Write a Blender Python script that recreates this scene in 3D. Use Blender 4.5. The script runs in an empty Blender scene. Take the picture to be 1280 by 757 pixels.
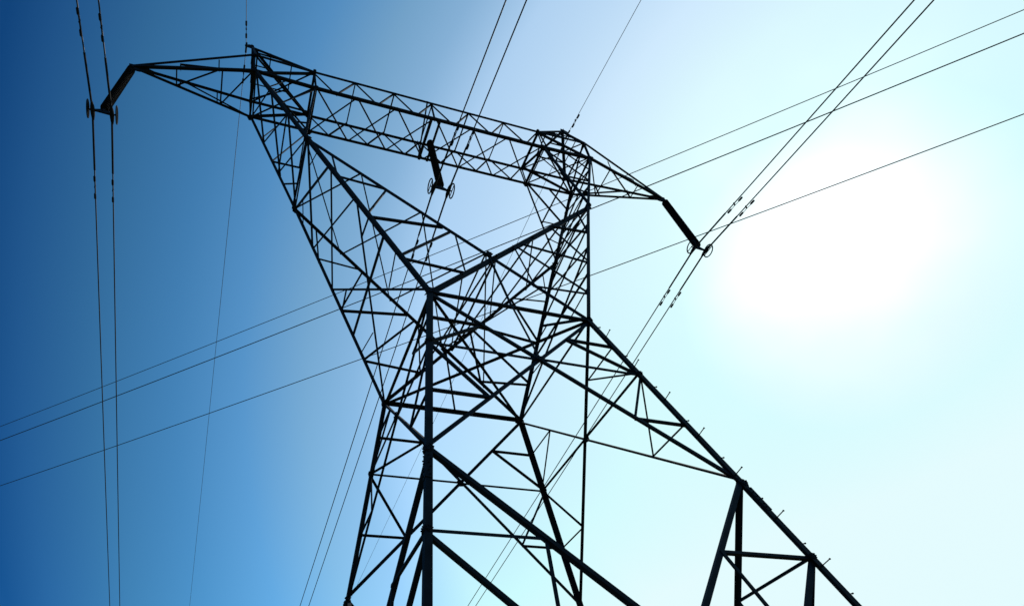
import bpy, bmesh, math, random
from mathutils import Vector, Matrix
random.seed(7)
S = bpy.context.scene
COL = S.collection

# ---------------------------------------------------------------- camera
U = 1.5            # metres per survey unit (half the waist width)
Z0 = 10.553        # height of the tower's waist above the ground
cam_d = bpy.data.cameras.new('camera')
cam = bpy.data.objects.new('camera', cam_d); COL.objects.link(cam); S.camera = cam
right = Vector((0.9589119292597664, -0.2676984938007962, -0.09394375093691254))
down = Vector((0.04180311295392447, 0.46084092407006805, -0.8864976832736826))
fwd = Vector((0.2806072195626349, 0.8461460625205499, 0.45309648995583296))
M = Matrix((right, -down, -fwd)).transposed().to_4x4()
M.translation = Vector((-5.098668, -7.755217, 1.59978))
cam.matrix_world = M
cam_d.sensor_width = 36.0
cam_d.lens = 822.65/1280*36
cam_d.shift_x = (640-466.154)/1280
cam_d.shift_y = (738.122-378.5)/1280
cam_d.clip_start = .05; cam_d.clip_end = 6000

# ---------------------------------------------------------------- sky and sun
SUN = Vector((0.68849, 0.30971, 0.65579)).normalized()
EL = math.asin(SUN.z); AZ = math.atan2(SUN.x, SUN.y)      # AZ from +Y towards +X
w = bpy.data.worlds.new('World'); S.world = w; w.use_nodes = True
nt = w.node_tree; nt.nodes.clear()
N = nt.nodes.new; L = nt.links.new
out = N('ShaderNodeOutputWorld'); bg = N('ShaderNodeBackground')
sky = N('ShaderNodeTexSky'); sky.sky_type = 'NISHITA'; sky.sun_disc = False
sky.sun_elevation = EL; sky.sun_rotation = AZ
sky.altitude = 200; sky.air_density = 1.0; sky.dust_density = 0.5; sky.ozone_density = 2.0
bg.inputs['Strength'].default_value = 0.1
def math_node(op, a, b=None, c=None):
    n = N('ShaderNodeMath'); n.operation = op
    for i, v in enumerate((a, b, c)):
        if v is None: continue
        if isinstance(v, (int, float)): n.inputs[i].default_value = v
        else: L(v, n.inputs[i])
    return n.outputs[0]
tc = N('ShaderNodeTexCoord')
dot = N('ShaderNodeVectorMath'); dot.operation = 'DOT_PRODUCT'
nrm = N('ShaderNodeVectorMath'); nrm.operation = 'NORMALIZE'
L(tc.outputs['Generated'], nrm.inputs[0]); L(nrm.outputs[0], dot.inputs[0]); dot.inputs[1].default_value = SUN
cl = math_node('MINIMUM', math_node('MAXIMUM', dot.outputs['Value'], -1.0), 1.0)
ang = math_node('ARCCOSINE', cl)                     # angle from the sun, radians
nz = N('ShaderNodeTexNoise'); nz.inputs['Scale'].default_value = 9; nz.inputs['Detail'].default_value = 2; 
off = N('ShaderNodeVectorMath'); off.operation = 'ADD'; off.inputs[1].default_value = (3.1, 1.7, 5.3); L(nrm.outputs[0], off.inputs[0]); L(off.outputs[0], nz.inputs['Vector'])
wob = math_node('MULTIPLY', ang, math_node('ADD', math_node('MULTIPLY', nz.outputs['Fac'], .7), .62))   # thin haze makes the aureole uneven
def glow(width, power, colour, strength):
    g = math_node('POWER', 2.718281828, math_node('MULTIPLY', math_node('POWER', math_node('DIVIDE', wob, width), power), -1.0))
    v = N('ShaderNodeVectorMath'); v.operation = 'SCALE'; v.inputs[0].default_value = [c*strength for c in colour]
    L(g, v.inputs['Scale']); return v.outputs[0]
def addv(a, b):
    v = N('ShaderNodeVectorMath'); v.operation = 'ADD'; L(a, v.inputs[0]); L(b, v.inputs[1]); return v.outputs[0]
# the clear air scatters most light round the sun and low down: grade the sky by that angle (world direction only)
sep = N('ShaderNodeSeparateXYZ'); L(nrm.outputs[0], sep.inputs[0])
elev = math_node('ARCSINE', math_node('MINIMUM', math_node('MAXIMUM', sep.outputs['Z'], -1.0), 1.0))
eff = math_node('ADD', ang, math_node('MULTIPLY', math_node('SUBTRACT', elev, math.radians(45)), .3))
fac = math_node('DIVIDE', eff, math.radians(90))
ramp = N('ShaderNodeValToRGB'); L(fac, ramp.inputs['Fac']); ramp.color_ramp.interpolation = 'LINEAR'
STOPS = [(0, 1.04, 1.5, 1.3), (8, 1.2, 1.6, 1.4), (14, 1.76, 2.1, 1.85), (20, 2.2, 2.4, 2.0), (29, 2.38, 2.6, 2.2), (34, 1.6, 2.05, 1.85), (38, 1.3, 1.85, 1.7),
         (43, .75, 1.5, 1.65), (48, .5, 1.2, 1.4), (53, .36, .96, 1.15), (58, .17, .62, .95), (60.5, .07, .42, .78), (66, .1, .5, .85), (90, .12, .5, .8)]
el_ = ramp.color_ramp.elements
while len(el_) < len(STOPS): el_.new(.5)
for e_, (d_, r_, g_, b_) in zip(el_, STOPS): e_.position = d_/90; 
for e_, (d_, r_, g_, b_) in zip(el_, STOPS): e_.color = (r_/3, g_/3, b_/3, 1)
mul = N('ShaderNodeVectorMath'); mul.operation = 'MULTIPLY'; L(sky.outputs[0], mul.inputs[0]); L(ramp.outputs['Color'], mul.inputs[1])
sc3 = N('ShaderNodeVectorMath'); sc3.operation = 'SCALE'; sc3.inputs['Scale'].default_value = 3.0; L(mul.outputs[0], sc3.inputs[0])
cap = N('ShaderNodeVectorMath'); cap.operation = 'MINIMUM'; L(sc3.outputs[0], cap.inputs[0]); cap.inputs[1].default_value = (7.75, 9.7, 9.95)
v = addv(cap.outputs[0], glow(math.radians(5.0), 1.8, (1, .8, .8), 6.0))
L(v, bg.inputs['Color']); L(bg.outputs[0], out.inputs['Surface'])

sl = bpy.data.lights.new('sun', 'SUN'); sl.energy = 3.0; sl.angle = math.radians(.5); sl.color = (1, .95, .86)
sun = bpy.data.objects.new('sun', sl); COL.objects.link(sun)
sun.rotation_euler = (-SUN).to_track_quat('-Z', 'Y').to_euler(); sun.location = SUN*60

S.view_settings.view_transform = 'Standard'; S.view_settings.look = 'None'
S.view_settings.exposure = 0; S.view_settings.gamma = 1; S.view_settings.use_curve_mapping = False
S.render.resolution_x = 1024; S.render.resolution_y = 605
S.render.engine = 'CYCLES'

# ---------------------------------------------------------------- materials
def mat(name, c0, c1, rough, metal=0., scale=3., bump=0., detail=6):
    m = bpy.data.materials.new(name); m.use_nodes = True
    t = m.node_tree; b = t.nodes['Principled BSDF']
    tcn = t.nodes.new('ShaderNodeTexCoord'); n = t.nodes.new('ShaderNodeTexNoise')
    n.inputs['Scale'].default_value = scale; n.inputs['Detail'].default_value = detail
    r = t.nodes.new('ShaderNodeValToRGB'); r.color_ramp.elements[0].position = .35; r.color_ramp.elements[1].position = .68
    r.color_ramp.elements[0].color = (*c0, 1); r.color_ramp.elements[1].color = (*c1, 1)
    t.links.new(tcn.outputs['Object'], n.inputs['Vector']); t.links.new(n.outputs['Fac'], r.inputs['Fac'])
    t.links.new(r.outputs['Color'], b.inputs['Base Color'])
    b.inputs['Roughness'].default_value = rough; b.inputs['Specular IOR Level'].default_value = .18; b.inputs['Metallic'].default_value = metal
    if bump:
        bp = t.nodes.new('ShaderNodeBump'); bp.inputs['Strength'].default_value = bump; bp.inputs['Distance'].default_value = .02
        t.links.new(n.outputs['Fac'], bp.inputs['Height']); t.links.new(bp.outputs[0], b.inputs['Normal'])
    return m
STEEL = mat('silhouette_dark_steel', (.008, .009, .011), (.019, .020, .024), .85, .0, 5, .15)  # backlit silhouette put into the base colour, far darker than galvanized steel
WIRE = mat('weathered_aluminium_strand', (.03, .035, .045), (.05, .055, .065), .55, .0, 8)
RUBBER = mat('dark_polymer', (.007, .008, .011), (.013, .014, .018), .9, 0, 6)
CONC = mat('concrete', (.26, .25, .23), (.36, .35, .32), .9, 0, 4, .4)
GROUND = mat('grassy_earth', (.045, .06, .02), (.11, .09, .05), .95, 0, .35, .6, 12)

# ---------------------------------------------------------------- helpers
class MB:
    """collects L-angles, tubes and plates into one mesh"""
    def __init__(s): s.v = []; s.f = []; s.p = []
    def add(s, vs, fs):
        o = len(s.v); s.p.append((len(vs), len(fs))); s.v += [tuple(x) for x in vs]; s.f += [tuple(i+o for i in f) for f in fs]
    def build(s, name, m, parent=None, smooth=False):
        me = bpy.data.meshes.new(name); me.from_pydata(s.v, [], s.f); me.materials.append(m)
        bm = bmesh.new(); bm.from_mesh(me); bmesh.ops.recalc_face_normals(bm, faces=bm.faces); bm.to_mesh(me); bm.free()
        if smooth:
            for p in me.polygons: p.use_smooth = True
        me.update()
        o = bpy.data.objects.new(name, me); COL.objects.link(o)
        if parent: o.parent = parent
        return o
    def angle(s, a, b, w, d1, d2, t=None, w2=None):
        """L-section from a to b, heel on the line, flanges along d1 and d2 (made square to the axis)"""
        a = Vector(a); b = Vector(b); ax = (b-a)
        if ax.length < 1e-4: return
        ax.normalize(); t = t or max(.006, w*.1); w2 = w2 or w
        d1 = Vector(d1); d1 = (d1-ax*d1.dot(ax)).normalized()
        d2 = Vector(d2); d2 = d2-ax*d2.dot(ax); d2 = (d2-d1*d2.dot(d1)*.999).normalized()
        sec = [(0, 0), (w, 0), (w, t), (t, t), (t, w2), (0, w2)]
        vs = [p+d1*x+d2*y for p in (a, b) for x, y in sec]
        fs = [(i, (i+1) % 6, (i+1) % 6+6, i+6) for i in range(6)]+[(0, 3, 2, 1), (0, 5, 4, 3), (6, 7, 8, 9), (6, 9, 10, 11)]
        s.add(vs, fs)
    def tube(s, pts, r, n=8, closed=False, radii=None):
        pts = [Vector(p) for p in pts]; k = len(pts); vs = []; fs = []
        up = None
        for i, p in enumerate(pts):
            if closed: tg = pts[(i+1) % k]-pts[i-1]
            else: tg = pts[min(i+1, k-1)]-pts[max(i-1, 0)]
            tg.normalize()
            if up is None: up = tg.orthogonal().normalized()
            up = (up-tg*up.dot(tg)).normalized(); sd = tg.cross(up)
            rr = radii[i] if radii else r
            for j in range(n):
                an = 2*math.pi*j/n; vs.append(p+(up*math.cos(an)+sd*math.sin(an))*rr)
        for i in range(k if closed else k-1):
            for j in range(n):
                a = i*n+j; b = i*n+(j+1) % n; c = ((i+1) % k)*n+(j+1) % n; d = ((i+1) % k)*n+j
                fs.append((a, b, c, d))
        if not closed: fs += [tuple(range(n-1, -1, -1)), tuple(range((k-1)*n, k*n))]
        s.add(vs, fs)
    def plate(s, outline, nrm, t):
        k = len(outline); nn = Vector(nrm).normalized()*t/2
        vs = [Vector(p)+nn for p in outline]+[Vector(p)-nn for p in outline]
        s.add(vs, [tuple(range(k)), tuple(range(2*k-1, k-1, -1))]+[(i, (i+1) % k, (i+1) % k+k, i+k) for i in range(k)])
    def box(s, c, x, y, z):
        c = Vector(c); vs = [c+Vector(x)*i+Vector(y)*j+Vector(z)*k for i in (-1, 1) for j in (-1, 1) for k in (-1, 1)]
        s.add(vs, [(0, 1, 3, 2), (4, 6, 7, 5), (0, 4, 5, 1), (2, 3, 7, 6), (0, 2, 6, 4), (1, 5, 7, 3)])
def build_split(mb, name, m, parent):
    """one object for each connected cluster of members"""
    pieces = []; vo = fo = 0
    for nv, nf in mb.p:
        vs = [Vector(x) for x in mb.v[vo:vo+nv]]; fs = [tuple(i-vo for i in f) for f in mb.f[fo:fo+nf]]
        if nv == 12 and nf == 10: a_ = sum(vs[:6], Vector())/6; b_ = sum(vs[6:], Vector())/6
        else:
            c_ = sum(vs, Vector())/nv; a_ = b_ = c_
        pieces.append((vs, fs, a_, b_)); vo += nv; fo += nf
    def sd(a1, b1, a2, b2):
        best = 9.
        for q in range(13):
            p = a1.lerp(b1, q/12); ab = b2-a2; l2 = ab.length_squared
            t_ = 0 if l2 < 1e-9 else max(0, min(1, (p-a2).dot(ab)/l2)); best = min(best, (p-(a2+ab*t_)).length)
        return best
    par = list(range(len(pieces)))
    def fd(i):
        while par[i] != i: i = par[i]
        return i
    for i in range(len(pieces)):
        for j in range(i):
            if fd(i) != fd(j) and min(sd(*pieces[i][2:], *pieces[j][2:]), sd(*pieces[j][2:], *pieces[i][2:])) < .13: par[fd(i)] = fd(j)
    gr = {}
    for i in range(len(pieces)): gr.setdefault(fd(i), []).append(i)
    for ids in gr.values():
        q = MB()
        for i in ids: q.add(pieces[i][0], pieces[i][1])
        q.build(name, m, parent)
def empty(name, loc=(0, 0, 0)):
    o = bpy.data.objects.new(name, None); o.location = loc; COL.objects.link(o); o.empty_display_size = .3; return o
def tag(o, label=None, cat=None, group=None, kind=None):
    for k, v_ in (('label', label), ('category', cat), ('group', group), ('kind', kind)):
        if v_: o[k] = v_
    return o
def V(x, y, z): return Vector((x*U, y*U, z*U+Z0))
def lerp(a, b, t): return a+(b-a)*t
def at_z(a, b, z): return lerp(a, b, (z-a.z)/(b.z-a.z))

# ---------------------------------------------------------------- ground (below the frame)
g = MB(); n = 60; ext = 3000.
def gx(i): q = (i/n*2-1); return math.copysign(abs(q)**3, q)*ext
vs = []
for i in range(n+1):
    for j in range(n+1):
        x, y = gx(i), gx(j); r = math.hypot(x, y)
        vs.append((x, y, (0 if r < 25 else min(1, (r-25)/200)*5*math.sin(x*.011+1)*math.sin(y*.013))))
g.add(vs, [(i*(n+1)+j, (i+1)*(n+1)+j, (i+1)*(n+1)+j+1, i*(n+1)+j+1) for i in range(n) for j in range(n)])
tag(g.build('ground', GROUND, None, True), kind='structure')

# ---------------------------------------------------------------- tower geometry
WY = .8690; H = 4.7457; HB = .4435; XO = 2.705; XI = 1.8325; YB = .3043; YO = .3136; ZO = .0206
TK = .6476; PK = .937; XT = 4.3053; ZT = -.038; ZA = 2.5921; WAX = 1.5698; WAY = 1.3868
BX, BY = (WAX-1)/ZA, (WAY-WY)/ZA
def leg(s, t, z): return V(s*(1-BX*z), t*(WY-BY*z), z)     # a point on a leg, z below the waist (negative)
P = {}
for s in (-1, 1):
    for t in (-1, 1):
        k = (s, t)
        P['W', k] = V(s, t*WY, 0)
        P['BO', k] = V(s*XO, t*YO, H+ZO); P['TO', k] = V(s*XO, t*YO, H+ZO+HB)
        P['BI', k] = V(s*XI, t*YB, H); P['TI', k] = V(s*XI, t*YB, H+HB)
        P['K', k] = lerp(V(s, t*WY, 0), V(s*XO, t*YO, H+ZO), TK)+Vector((-s*.0095*U, -t*.0203*U, 0))
        P['A', k] = leg(s, t, -ZA)
        P['B', k] = leg(s, t, -6.93)
    P['P', s] = V(s*XO, 0, H+HB+PK); P['T', s] = V(s*XT, 0, H+ZT)

tower = empty('transmission_tower', (0, 0, 0))
tag(tower, 'tall dark steel lattice transmission tower with splayed legs, crossed arms and a wide crossarm', 'transmission tower')

_j = [0]
def brace(mb, a, b, w, nrm, inset=.012):
    """secondary L-angle lying in a lattice plane; each one sits at its own depth so that none share a plane"""
    w *= .8
    _j[0] += 1; off = inset+(_j[0] % 7)*.0045
    nn = Vector(nrm).normalized(); a = Vector(a)-nn*off; b = Vector(b)-nn*off
    ax = (b-a).normalized(); side = ax.cross(nn)
    if _j[0] % 2: side = -side
    mb.angle(a-side*w*.4, b-side*w*.4, w, side, -nn, t=max(.005, w*.11))
def nrm_out(a, b, c, centre=None):
    n_ = (b-a).cross(c-a).normalized(); ctr = centre or V(0, 0, H*.4)
    return n_ if n_.dot(a-ctr) > 0 else -n_
def one(name, a, b, w, nrm, parent, inset=.012):
    m = MB(); brace(m, a, b, w, nrm, inset); return m.build(name, STEEL, parent)
def gusset(mb, p, nrm, r, toward=None):
    """many-sided gusset plate at a joint with a few bolt heads"""
    nn = Vector(nrm).normalized(); u = nn.orthogonal().normalized(); v_ = nn.cross(u)
    r *= .68; rs = [1, .72, .95, .7, 1.05, .75, .9, .68]
    ph = random.random()*1.5
    pts = [Vector(p)+(u*math.cos(ph+i*math.pi/4)+v_*math.sin(ph+i*math.pi/4))*r*rs[i] for i in range(8)]
    mb.plate([q+nn*.007 for q in pts], nn, .012)
    for i in range(6):
        q = Vector(p)+(u*math.cos(ph+i*1.05)+v_*math.sin(ph+i*1.05))*r*.5
        mb.tube([q+nn*.01, q+nn*.026], .010, 6)

# --- legs, from the ground to the waist
LEGW = .086
for s in (-1, 1):
    for t in (-1, 1):
        m = MB(); top = P['W', (s, t)]; bot = P['B', (s, t)]
        m.angle(top, bot, LEGW, (-s, 0, 0), (0, -t, 0), t=.010)
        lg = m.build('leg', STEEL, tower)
        # splice plates
        for zz in (-ZA-.25, -4.9):
            sp = MB(); a = leg(s, t, zz+.14); b = leg(s, t, zz-.14)
            e1 = Vector((s*.010, t*.010, 0)); ax = (b-a).normalized()
            sp.angle(a+e1, b+e1, LEGW+.004, (-s, 0, 0), (0, -t, 0), t=.009)
            for q in range(6):
                p = lerp(a, b, .1+q*.16)
                sp.tube([p+Vector((-s*(.035+.02*(q % 2)), t*.008, 0)), p+Vector((-s*(.035+.02*(q % 2)), t*.026, 0))], .011, 6)
                sp.tube([p+Vector((s*.008, -t*(.035+.02*(q % 2)), 0)), p+Vector((s*.026, -t*(.035+.02*(q % 2)), 0))], .011, 6)
            sp.build('splice_plate', STEEL, lg)
        ft = MB(); c = P['B', (s, t)]; c = Vector((c.x, c.y, 0))
        ft.box(c+Vector((-s*.05, -t*.05, .06)), (.42, 0, 0), (0, .42, 0), (0, 0, .12))
        ft.tube([c+Vector((-s*.05, -t*.05, .17)), c+Vector((-s*.05, -t*.05, .30))], .3, 20)
        ft.build('footing', CONC, lg)
        if (s, t) == (1, -1):
            ax = (bot-top).normalized(); Lt = (bot-top).length; d_ = .16; i = 0
            while d_ < Lt-2.3:
                p = top+ax*d_; sb = MB()
                if i % 2: q = p+Vector((-.06, 0, 0)); dr = Vector((0, -1, 0))
                else: q = p+Vector((0, .06, 0)); dr = Vector((1, 0, 0))
                dr = (dr-ax*dr.dot(ax)).normalized()
                sb.tube([q-dr*.02, q+dr*.14], .0075, 8)
                sb.tube([q+dr*.14, q+dr*.15], .013, 8)
                sb.tube([q+dr*.002, q+dr*.02], .016, 6)
                sb.build('step_bolt', STEEL, lg); d_ += .425; i += 1

# --- body faces: two crossed panels each, redundants mirrored
def panel(root, lat, gus, Wl, Wr, Al, Ar, nn, wd, wr, full=True, names=True, wh=None):
    """crossed panel; returns the crossing point"""
    def X_(a, b, c, d):   # crossing of ab and cd in the plane
        r_ = b-a; q_ = d-c; w0 = a-c
        A, B, Cc, D, E = r_.dot(r_), r_.dot(q_), q_.dot(q_), r_.dot(w0), q_.dot(w0)
        return a+r_*((B*E-Cc*D)/(A*Cc-B*B))
    c = X_(Wl, Ar, Wr, Al)
    one('diagonal_brace', Wl, Ar, wd, nn, root, .01); one('diagonal_brace', Wr, Al, wd, nn, root, .03)
    for (Wt, Ab) in ((Wl, Al), (Wr, Ar)):
        Q = at_z(Wt, Ab, c.z); m1 = at_z(Wt, Ab, (Wt.z+c.z)/2); m2 = at_z(Wt, Ab, (Ab.z+c.z)/2)
        one('strut', Q, c, wh or wr, nn, root)
        Up = at_z(Wt, c, m1.z); D = at_z(Ab, c, m2.z)
        brace(lat, m1, Up, wr, nn); brace(lat, Up, Q, wr, nn)
        brace(lat, Q, D, wr, nn); brace(lat, D, m2, wr, nn)
        gusset(gus, Q+(c-Q).normalized()*.04, nn, .075)
    gusset(gus, c-nn*.02, nn, .12)
    return c
faces = {'near': ((-1, -1), (1, -1)), 'right': ((1, -1), (1, 1)), 'far': ((1, 1), (-1, 1)), 'left': ((-1, 1), (-1, -1))}
for nm, (l, r) in faces.items():
    Wl, Wr, Al, Ar, Bl, Br = P['W', l], P['W', r], P['A', l], P['A', r], P['B', l], P['B', r]
    nn = nrm_out(Wl, Wr, Al)
    root = MB(); gus = MB(); lat = MB()
    brace(root, Wl, Wr, .085 if nm == 'far' else .06, nn, .01)                       # waist beam of this face
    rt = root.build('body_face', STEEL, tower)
    wide = nm in ('near', 'far')
    c = panel(rt, lat, gus, Wl, Wr, Al, Ar, nn, .078 if wide else .05, .05 if wide else .038)
    if nm == 'near': brace(lat, lerp(Wl, Wr, .5), c, .045, nn)
    # lower panel
    midz = V(0, 0, -4.48).z
    Mid = lerp(at_z(Al, Bl, midz), at_z(Ar, Br, midz), .5)
    gusset(gus, Mid, nn, .15)
    for X0, Y0, side in ((Al, Bl, 0), (Ar, Br, 1)):
        Q = at_z(X0, Y0, midz)
        one('diagonal_brace', X0, Mid, .082, nn, rt, .012); one('diagonal_brace', Mid, (Br, Bl)[side], .1, nn, rt, .02)
        one('strut', Q, Mid, .07, nn, rt)
        lz = V(0, 0, -3.52).z; Lp = at_z(X0, Y0, lz); Up = at_z(X0, Mid, lz)
        Nn = lerp(Q, Mid, .5)
        brace(lat, Lp, Up, .06, nn); brace(lat, Lp, Nn, .07, nn); brace(lat, Up, Nn, .06, nn)
        gusset(gus, Lp+(Up-Lp).normalized()*.04, nn, .085); gusset(gus, X0+(Q-X0).normalized()*.05+(Mid-X0).normalized()*.04, nn, .1)
        lz = V(0, 0, -5.8).z; L3 = at_z(X0, Y0, lz); D3 = at_z(Mid, (Bl, Br)[side], lz)
        brace(lat, L3, D3, .055, nn); brace(lat, Q, D3, .055, nn)
    gusset(gus, Wl+(Wr-Wl).normalized()*.05, nn, .14)
    build_split(lat, 'lattice_bracing', STEEL, rt); build_split(gus, 'gusset_plate', STEEL, rt)
# waist diaphragm
for a, b in (((-1, -1), (1, 1)), ((1, -1), (-1, 1))):
    one('diaphragm_brace', P['W', a], P['W', b], .05, (0, 0, 1), tower)

# --- crank arms, crossing below the window
YK = P['K', (1, 1)].y
for s in (-1, 1):
    ch = MB()
    for t in (-1, 1):
        k = (s, t); o_ = (-s, t)
        # outer chord (waist to beam), inner lower chord (knee to the opposite waist corner), inner upper chord
        ch.angle(P['W', k], P['K', k], .068, (-s, 0, 0), (0, -t, 0), t=.01)
        ch.angle(P['K', k], P['BO', k], .062, (-s, 0, 0), (0, -t, 0), t=.01)
        ch.angle(P['K', k]+Vector((0, -t*.012*(1+s*.5), 0)), P['W', o_]+Vector((0, -t*.012*(1+s*.5), 0)), (.06 if s < 0 else .1) if t < 0 else .05, (-s*.5, 0, -1), (0, -t, 0), t=.01)
        ch.angle(P['K', k], P['BI', k], .045, (s, 0, 0), (0, -t, 0), t=.01)
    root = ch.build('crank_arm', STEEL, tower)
    # near and far faces
    for t in (-1, 1):
        lat = MB(); k = (s, t); W, K, Wo, Ko = P['W', k], P['K', k], P['W', (-s, t)], P['K', (-s, t)]
        nn = nrm_out(W, K, Wo)
        if nn.y*t < 0: nn = -nn
        o = lambda q: lerp(W, K, q)
        i = lambda q: lerp(K, Wo, q)
        io = lambda q: lerp(Ko, W, q)
        brace(lat, o(.72), i(.30), .05, nn); brace(lat, i(.10), o(.70), .034, nn); brace(lat, i(.305), o(.455), .042, nn)
        brace(lat, o(.45), i(.51), .052, nn); brace(lat, i(.535), o(.205), .045, nn); brace(lat, o(.20), io(.82), .045, nn)
        brace(lat, i(.55), io(.82), .04, nn)
        if s < 0: brace(lat, i(.667), lerp(W, Wo, .5), .035, nn)
        # upper triangle
        BO, BI = P['BO', k], P['BI', k]; u = lambda q: lerp(K, BO, q)
        n2 = nrm_out(K, BO, BI); n2 = n2 if n2.y*t > 0 else -n2
        brace(lat, u(.5), BI, .04, n2); brace(lat, u(.5), lerp(K, BI, .5), .035, n2)
        brace(lat, u(.75), lerp(BO, BI, .5), .035, n2); brace(lat, u(.25), lerp(K, BI, .3), .03, n2)
        gusset(lat, K+(Wo-K).normalized()*.06, nn, .10); gusset(lat, BI, n2, .11); gusset(lat, BO, n2, .1)
        if s < 0: gusset(lat, i(.667), nn, .12)
        build_split(lat, 'lattice_bracing', STEEL, root)
    # outer side face and inner face, between the near and the far chords
    lat = MB()
    def F(fn, a, b, w_, nn): brace(lat, fn(-1, a), fn(1, b), w_, nn)
    def oc(t, q): return lerp(P['W', (s, t)], P['K', (s, t)], q)
    def uc(t, q): return lerp(P['K', (s, t)], P['BO', (s, t)], q)
    def ic(t, q): return lerp(P['K', (s, t)], P['W', (-s, t)], q)
    def iu(t, q): return lerp(P['K', (s, t)], P['BI', (s, t)], q)
    no = nrm_out(oc(-1, 0), oc(1, 0), oc(1, 1))
    if no.x*s < 0: no = -no
    F(oc, 0, .565, .05, no); F(oc, .565, 0, .05, no); F(oc, .335, .335, .045, no)
    F(oc, .56, .78, .045, no); F(oc, 1, .79, .042, no); F(oc, .78, .56, .045, no); F(oc, .79, 1, .042, no)
    # redundants on the long crossed panel
    cx = lerp(oc(-1, .335), oc(1, .335), .5)
    for t in (-1, 1):
        brace(lat, oc(t, .24), lerp(oc(t, 0), cx, .62), .03, no); brace(lat, oc(t, .45), lerp(oc(t, .565), cx, .45), .03, no)
        brace(lat, oc(t, .9), lerp(oc(-t, .79), oc(t, 1), .75), .026, no)
    nu = nrm_out(uc(-1, 0), uc(1, 0), uc(1, 1)); nu = nu if nu.x*s > 0 else -nu
    for a, b in ((0, .38), (.35, .72), (.7, 1)):
        F(uc, a, b, .04, nu); F(uc, b, a, .04, nu)
    F(uc, 0, 0, .04, nu); F(uc, .38, .38, .03, nu)
    ni = nrm_out(ic(-1, 0), ic(1, 0), ic(1, 1)); ni = -ni
    nodes = (0, .215, .435, .66)
    for a, b in zip(nodes, nodes[1:]):
        F(ic, a, b, .036, ni); F(ic, b, a, .036, ni)
    F(ic, .66, .84, .034, ni); F(ic, .84, .66, .034, ni); F(ic, .66, .66, .04, ni)
    nj = nrm_out(iu(-1, 0), iu(1, 0), iu(1, 1)); nj = nj if nj.x*s < 0 else -nj
    F(iu, .5, .5, .034, nj); F(iu, 1, 1, .04, nj)
    build_split(lat, 'side_lattice', STEEL, root)

# --- crossarm: box girder
gir = MB()
for t in (-1, 1):
    L_, R_ = (-1, t), (1, t)
    ny = Vector((0, t, 0))
    for a, b, kz in (('BO', 'BI', 1), ('TO', 'TI', -1)):
        wch = .055 if kz > 0 else .04
        gir.angle(P[a, L_], P[b, L_], wch, (0, -t, 0), (0, 0, kz), t=.009)
        gir.angle(P[b, L_], P[b, R_], wch, (0, -t, 0), (0, 0, kz), t=.009)
        gir.angle(P[b, R_], P[a, R_], wch, (0, -t, 0), (0, 0, kz), t=.009)
girder = gir.build('crossarm', STEEL, tower)
xs = [-XI+2*XI*i/6 for i in range(7)]
def bn(t, x, top=0): return V(x, t*YB, H+(HB if top else 0))
for t in (-1, 1):
    lat = MB(); ny = Vector((0, t, 0))
    for i in range(6):
        mid = bn(t, (xs[i]+xs[i+1])/2)
        brace(lat, bn(t, xs[i], 1), mid, .04, ny); brace(lat, mid, bn(t, xs[i+1], 1), .036, ny)
    for s in (-1, 1):
        k = (s, t)
        brace(lat, P['TI', k], P['BO', k], .055, ny); brace(lat, P['TI', k], P['BI', k], .045, ny); brace(lat, P['TO', k], P['BO', k], .05, ny)
        gusset(lat, P['TI', k], ny, .07); gusset(lat, P['BI', k], ny, .1)
    build_split(lat, 'side_lattice', STEEL, girder)
lat = MB(); up = Vector((0, 0, 1)); dn = -up
for i in range(6):
    brace(lat, bn(-1, xs[i]), bn(1, xs[i+1]), .038, dn); brace(lat, bn(1, xs[i]), bn(-1, xs[i+1]), .038, dn)
for s in (-1, 1):
    q = lambda a, t: P[a, (s, t)]
    for lv, nn_ in (('B', dn), ('T', up)):
        brace(lat, q(lv+'O', -1), q(lv+'O', 1), .06, nn_); brace(lat, q(lv+'I', -1), q(lv+'I', 1), .06, nn_)
        brace(lat, q(lv+'O', -1), q(lv+'I', 1), .04, nn_); brace(lat, q(lv+'O', 1), q(lv+'I', -1), .04, nn_)
    # cross frame at the end of the girder
    brace(lat, q('TO', -1), q('BO', 1), .04, (s, 0, 0)); brace(lat, q('BO', -1), q('TO', 1), .04, (s, 0, 0))
build_split(lat, 'bottom_lattice', STEEL, girder)
lat = MB()
for i in range(1, 6): brace(lat, bn(-1, xs[i], 1), bn(1, xs[i], 1), .034, up)
build_split(lat, 'top_lattice', STEEL, girder)
hg = MB()     # pair of hanger beams carrying the middle insulator
for x in (-.07, .07): brace(hg, bn(-1, x), bn(1, x), .07, dn, -.05)
brace(hg, bn(-1, -.045, 1), bn(1, -.045), .045, (1, 0, 0))
brace(hg, bn(1, -.03, 1), bn(1, -.03), .045, (0, 1, 0)); brace(hg, bn(-1, 0, 1), bn(-1, 0), .04, (0, -1, 0))
hg.build('hanger_beam', STEEL, girder)

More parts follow.
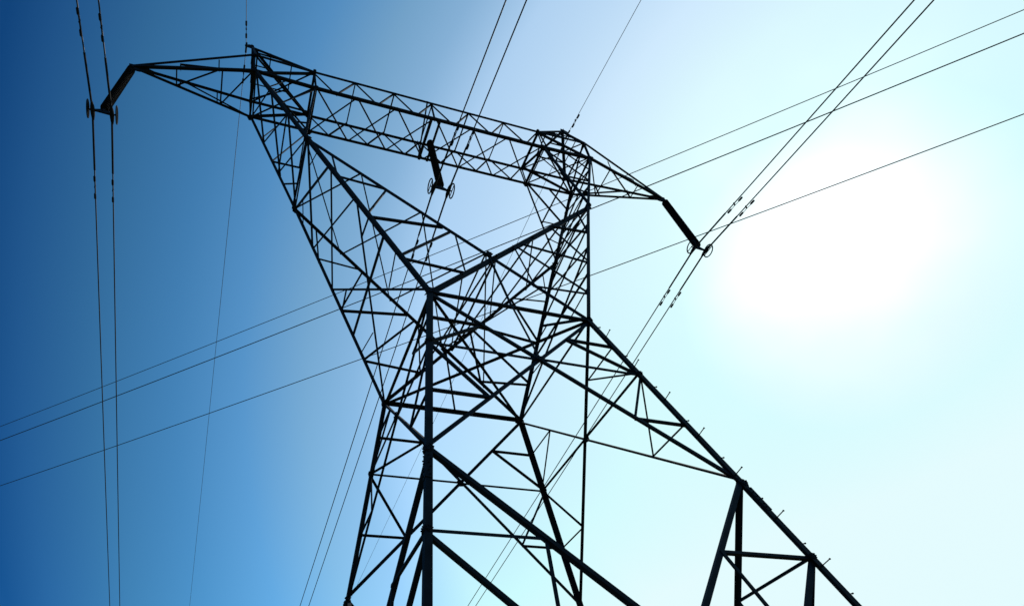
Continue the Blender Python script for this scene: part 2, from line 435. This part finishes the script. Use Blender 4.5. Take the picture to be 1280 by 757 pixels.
# --- outer arms and ground-wire peaks
for s in (-1, 1):
    T = P['T', s]; m = MB(); lat = MB()
    c = {(a, t): P[a, (s, t)] for a in ('TO', 'BO') for t in (-1, 1)}
    for (a, t), p in c.items():
        m.angle(p, T+Vector((0, t*.03, .05 if a == 'TO' else 0)), (.05 if a == 'BO' else .04), (0, -t, 0), (0, 0, 1 if a == 'BO' else -1), t=.008)
    m.plate([T+Vector((s*.09, 0, .09)), T+Vector((s*.09, 0, -.1)), T+Vector((-s*.12, 0, -.1)), T+Vector((-s*.4, 0, .02)), T+Vector((-s*.2, 0, .1))], (0, 1, 0), .02)
    arm = m.build('outer_arm', STEEL, tower)
    f = lambda a, t, q: lerp(c[a, t], T, q)
    brace(lat, f('BO', -1, .27), f('BO', 1, .27), .04, dn); brace(lat, f('BO', 1, .65), f('BO', -1, .27), .04, dn)
    brace(lat, f('BO', -1, .65), f('BO', 1, .65), .035, dn); brace(lat, f('BO', 1, .27), c['BO', -1], .036, dn)
    for t in (-1, 1):
        ny = Vector((0, t, 0))
        brace(lat, f('TO', t, .62), f('BO', t, .62), .034, ny); brace(lat, f('TO', t, .62), c['BO', t], .036, ny)
        brace(lat, f('TO', t, .3), f('BO', t, .3), .03, ny)
    build_split(lat, 'lattice_bracing', STEEL, arm)
    m = MB(); A = P['P', s]
    for a in ('TO', 'TI'):
        for t in (-1, 1):
            m.angle(P[a, (s, t)], A, .055 if a == 'TO' else .045, (0, -t, 0), (-s if a == 'TO' else s, 0, 0), t=.008)
    pk = m.build('ground_wire_peak', STEEL, tower)
    lat = MB()
    for q in (.35, .68):
        g4 = [lerp(P[a, (s, t)], A, q) for a, t in (('TO', -1), ('TO', 1), ('TI', 1), ('TI', -1))]
        for i in range(4): brace(lat, g4[i], g4[(i+1) % 4], .03, (0, 0, 1))
    for t in (-1, 1): brace(lat, P['TO', (s, t)], lerp(P['TI', (s, t)], A, .35), .03, (0, t, 0))
    lat.plate([A+Vector((s*.05, -.0, .03)), A+Vector((-s*.05, 0, .05)), A+Vector((-s*.08, 0, -.1)), A+Vector((s*.14, 0, -.08)), A+Vector((s*.15, 0, -.03))], (0, 1, 0), .018)
    build_split(lat, 'lattice_bracing', STEEL, pk)

# ---------------------------------------------------------------- insulators
SW = Vector((-.203, -.327, -1.816))*U          # string swings a little with the pull of the wires
LEN = SW.length; AX = SW.normalized()
HS = .16
def insulator(top, label):
    r = empty('insulator_string', top)
    tag(r, label, 'insulator', 'insulator strings hanging from the crossarm')
    z = AX; x = (Vector((1, 0, 0))-z*z.x).normalized(); y = z.cross(x)
    f = MB()
    f.tube([(0, 0, 0), z*.16], .02, 10); f.tube([z*.1-y*.03, z*.1+y*.03], .03, 10)
    f.tube([z*(LEN-.18), z*(LEN-.05)], .022, 10)
    f.build('end_fitting', STEEL, r)
    m = MB(); pts = []; rad = []; n_ = 60; a = .14; b = LEN-.16; pit = (b-a)/n_
    for i in range(n_):
        R_ = .08 if i % 2 == 0 else .07
        for dz, rr in ((0, .034), (.25, R_*.55), (.62, R_), (.74, R_), (.8, .036)): pts.append(z*(a+pit*(i+dz))); rad.append(rr)
    m.tube(pts, 0, 20, radii=rad); m.build('shed_stack', RUBBER, r)
    yk = MB(); c = z*(LEN-.05)
    yk.plate([c-z*.07-x*.05, c-z*.07+x*.05, c+x*HS+z*.02, c+x*(HS+.03)+z*.06, c-x*(HS+.03)+z*.06, c-x*HS+z*.02], y, .022)
    yk.build('yoke_plate', STEEL, r)
    for q in (-1, 1):
        cl_ = MB(); p = Vector((q*HS, 0, 0))+z*LEN
        cl_.tube([p+Vector((0, -.15, -.02)), p+Vector((0, -.07, .0)), p, p+Vector((0, .07, 0)), p+Vector((0, .15, -.02))], 0, 10, radii=[.02, .036, .042, .036, .02])
        cl_.tube([c+x*q*HS+z*.03, p], .016, 8)
        cl_.build('suspension_clamp', STEEL, r)
        rg = MB(); ce = p+Vector((q*.08, 0, .02)); n2 = 28
        rg.tube([ce+Vector((0, math.cos(i*2*math.pi/n2)*.13, math.sin(i*2*math.pi/n2)*.14)) for i in range(n2)], .013, 8, closed=True)
        rg.tube([p, ce+Vector((0, 0, .0))], .013, 8); rg.tube([ce+Vector((0, -.13, 0)), ce+Vector((0, .13, 0))], .009, 8)
        rg.build('grading_ring', STEEL, r)
    return top+z*LEN
TOPS = {'l': (P['T', -1]+Vector((-.02, 0, -.02)), 'long dark insulator hanging from the left tip of the crossarm'),
        'c': (V(0, 0, H-.03), 'dark insulator hanging from the middle of the crossarm, above the open window'),
        'r': (P['T', 1]+Vector((.02, 0, -.02)), 'slanting dark insulator hanging from the right tip of the crossarm, nearest the sun')}
ENDS = {k: insulator(*v_) for k, v_ in TOPS.items()}

# ---------------------------------------------------------------- conductors
KQ = .114/350     # sag curvature, 1/m
def wire_pts(p, near, far, span=175.):
    pts = []
    def run(ax, sl_, sg, ds):
        for d_ in ds: pts.append(p+Vector((ax*d_, sg*d_, -sl_*d_+KQ*d_*d_)))
    ds = [0, .5, 1, 2, 3.5, 5, 7, 10, 14, 20, 28, 38, 50, 70, 95, 130, span]
    run(near[0], near[1], -1, ds[::-1][:-1]); run(far[0], far[1], 1, ds); return pts
def damper(r, p, dr, gap=.15, down_=.06):
    m = MB(); dr = dr.normalized(); b = p+Vector((0, 0, -down_))
    m.tube([p+Vector((0, 0, .02)), b], .015, 8)
    m.tube([b-dr*gap, b-dr*gap*.5+Vector((0, 0, -.008)), b, b+dr*gap*.5+Vector((0, 0, -.008)), b+dr*gap], .007, 6)
    for q in (-1, 1):
        m.tube([b+dr*q*(gap-.05), b+dr*q*(gap-.03), b+dr*q*(gap+.045), b+dr*q*(gap+.055)], 0, 12, radii=[.013, .022, .022, .013])
    m.build('vibration_damper', STEEL, r)
def rod(r, p, near, far, L_=.95, rad=.019):
    m = MB(); ds = [0, .3, .6, L_]
    pts = [p+Vector((near[0]*d_, -d_, -near[1]*d_+KQ*d_*d_)) for d_ in ds[::-1]]+[p+Vector((far[0]*d_, d_, -far[1]*d_+KQ*d_*d_)) for d_ in ds[1:]]
    m.tube(pts, rad, 8); m.build('armor_rod', STEEL, r)
NEAR, FAR = (-.031, .1686), (-.0306, .1947)
where = {'l': 'under the left tip of the crossarm', 'c': 'under the middle of the crossarm', 'r': 'under the right tip of the crossarm'}
DD = {'l': (1.22, 1.42), 'c': (1.2, 1.15), 'r': (1.15, 1.2)}
for k, e in ENDS.items():
    for q, wd in ((-1, 'left'), (1, 'right')):
        p = e+Vector((q*HS, 0, 0)); r = empty('conductor', p)
        tag(r, '%s wire of the pair clamped to the insulator %s' % (wd, where[k]), 'power line', 'conductors carried by the tower')
        m = MB(); m.tube([x-p for x in wire_pts(p, NEAR, FAR)], .0125, 8); m.build('wire', WIRE, r, True)
        z = Vector((0, 0, 0)); rod(r, z, NEAR, FAR)
        df, dn_ = DD[k]
        for dd, sg, (ax_, sl_) in ((dn_, -1, NEAR), (df, 1, FAR)):
            dr = Vector((ax_, sg, -sl_)); damper(r, Vector((ax_*dd, sg*dd, -sl_*dd+KQ*dd*dd)), dr)
            if k == 'r': pass
for s, wd in ((-1, 'left'), (1, 'right')):
    p = P['P', s]+Vector((s*.12, 0, -.12)); r = empty('ground_wire', p)
    tag(r, 'thin ground wire running over the %s peak of the tower' % wd, 'power line', 'ground wires over the peaks')
    NR, FR = (-.1004, .2908), (-.0173, .0991)
    m = MB(); m.tube([x-p for x in wire_pts(p, NR, FR)], .0065, 8); m.build('wire', WIRE, r, True)
    cm = MB(); cm.tube([(0, -.1, -.02), (0, 0, 0), (0, .1, -.01)], .022, 8); cm.tube([(0, 0, 0), (0, 0, .1)], .012, 8); cm.build('suspension_clamp', STEEL, r)
    for dd, sg, (ax_, sl_) in ((.4, -1, NR), (.5, 1, FR)):
        damper(r, Vector((ax_*dd, sg*dd, -sl_*dd)), Vector((ax_, sg, -sl_)), .13, .045)

# ---------------------------------------------------------------- the other line, crossing high behind
th = 2.45471857; dx = Vector((math.cos(th), math.sin(th), 0)); nx = Vector((-dx.y, dx.x, 0))
ZC = 16-5.96881
for off, hh, rad, lb in ((-9.70101, 3.75373, .021, 'uppermost of the three distant wires crossing the sky behind the tower'),
                    (-7.42337, 0, .024, 'middle one of the three distant wires crossing the sky behind the tower'),
                    (-10.15076, .549, .024, 'lowest of the three distant wires crossing the sky behind the tower, below the other two')):
    if off == -9.70101: hh = 3.75373
    pts = []
    for sg in range(-120, 121, 4):
        a = sg*1.0; x = nx*off+dx*a
        if a < -110 or a > 60: continue
        z = ZC+hh+.000608876*(a+45.549)**2
        pts.append(V(x.x, x.y, z))
    c0 = pts[len(pts)//2].copy(); m = MB(); m.tube([p-c0 for p in pts], rad*.85, 8)
    o = m.build('crossing_wire', WIRE, None, True); o.location = c0
    tag(o, lb, 'power line', 'wires of another line crossing behind')
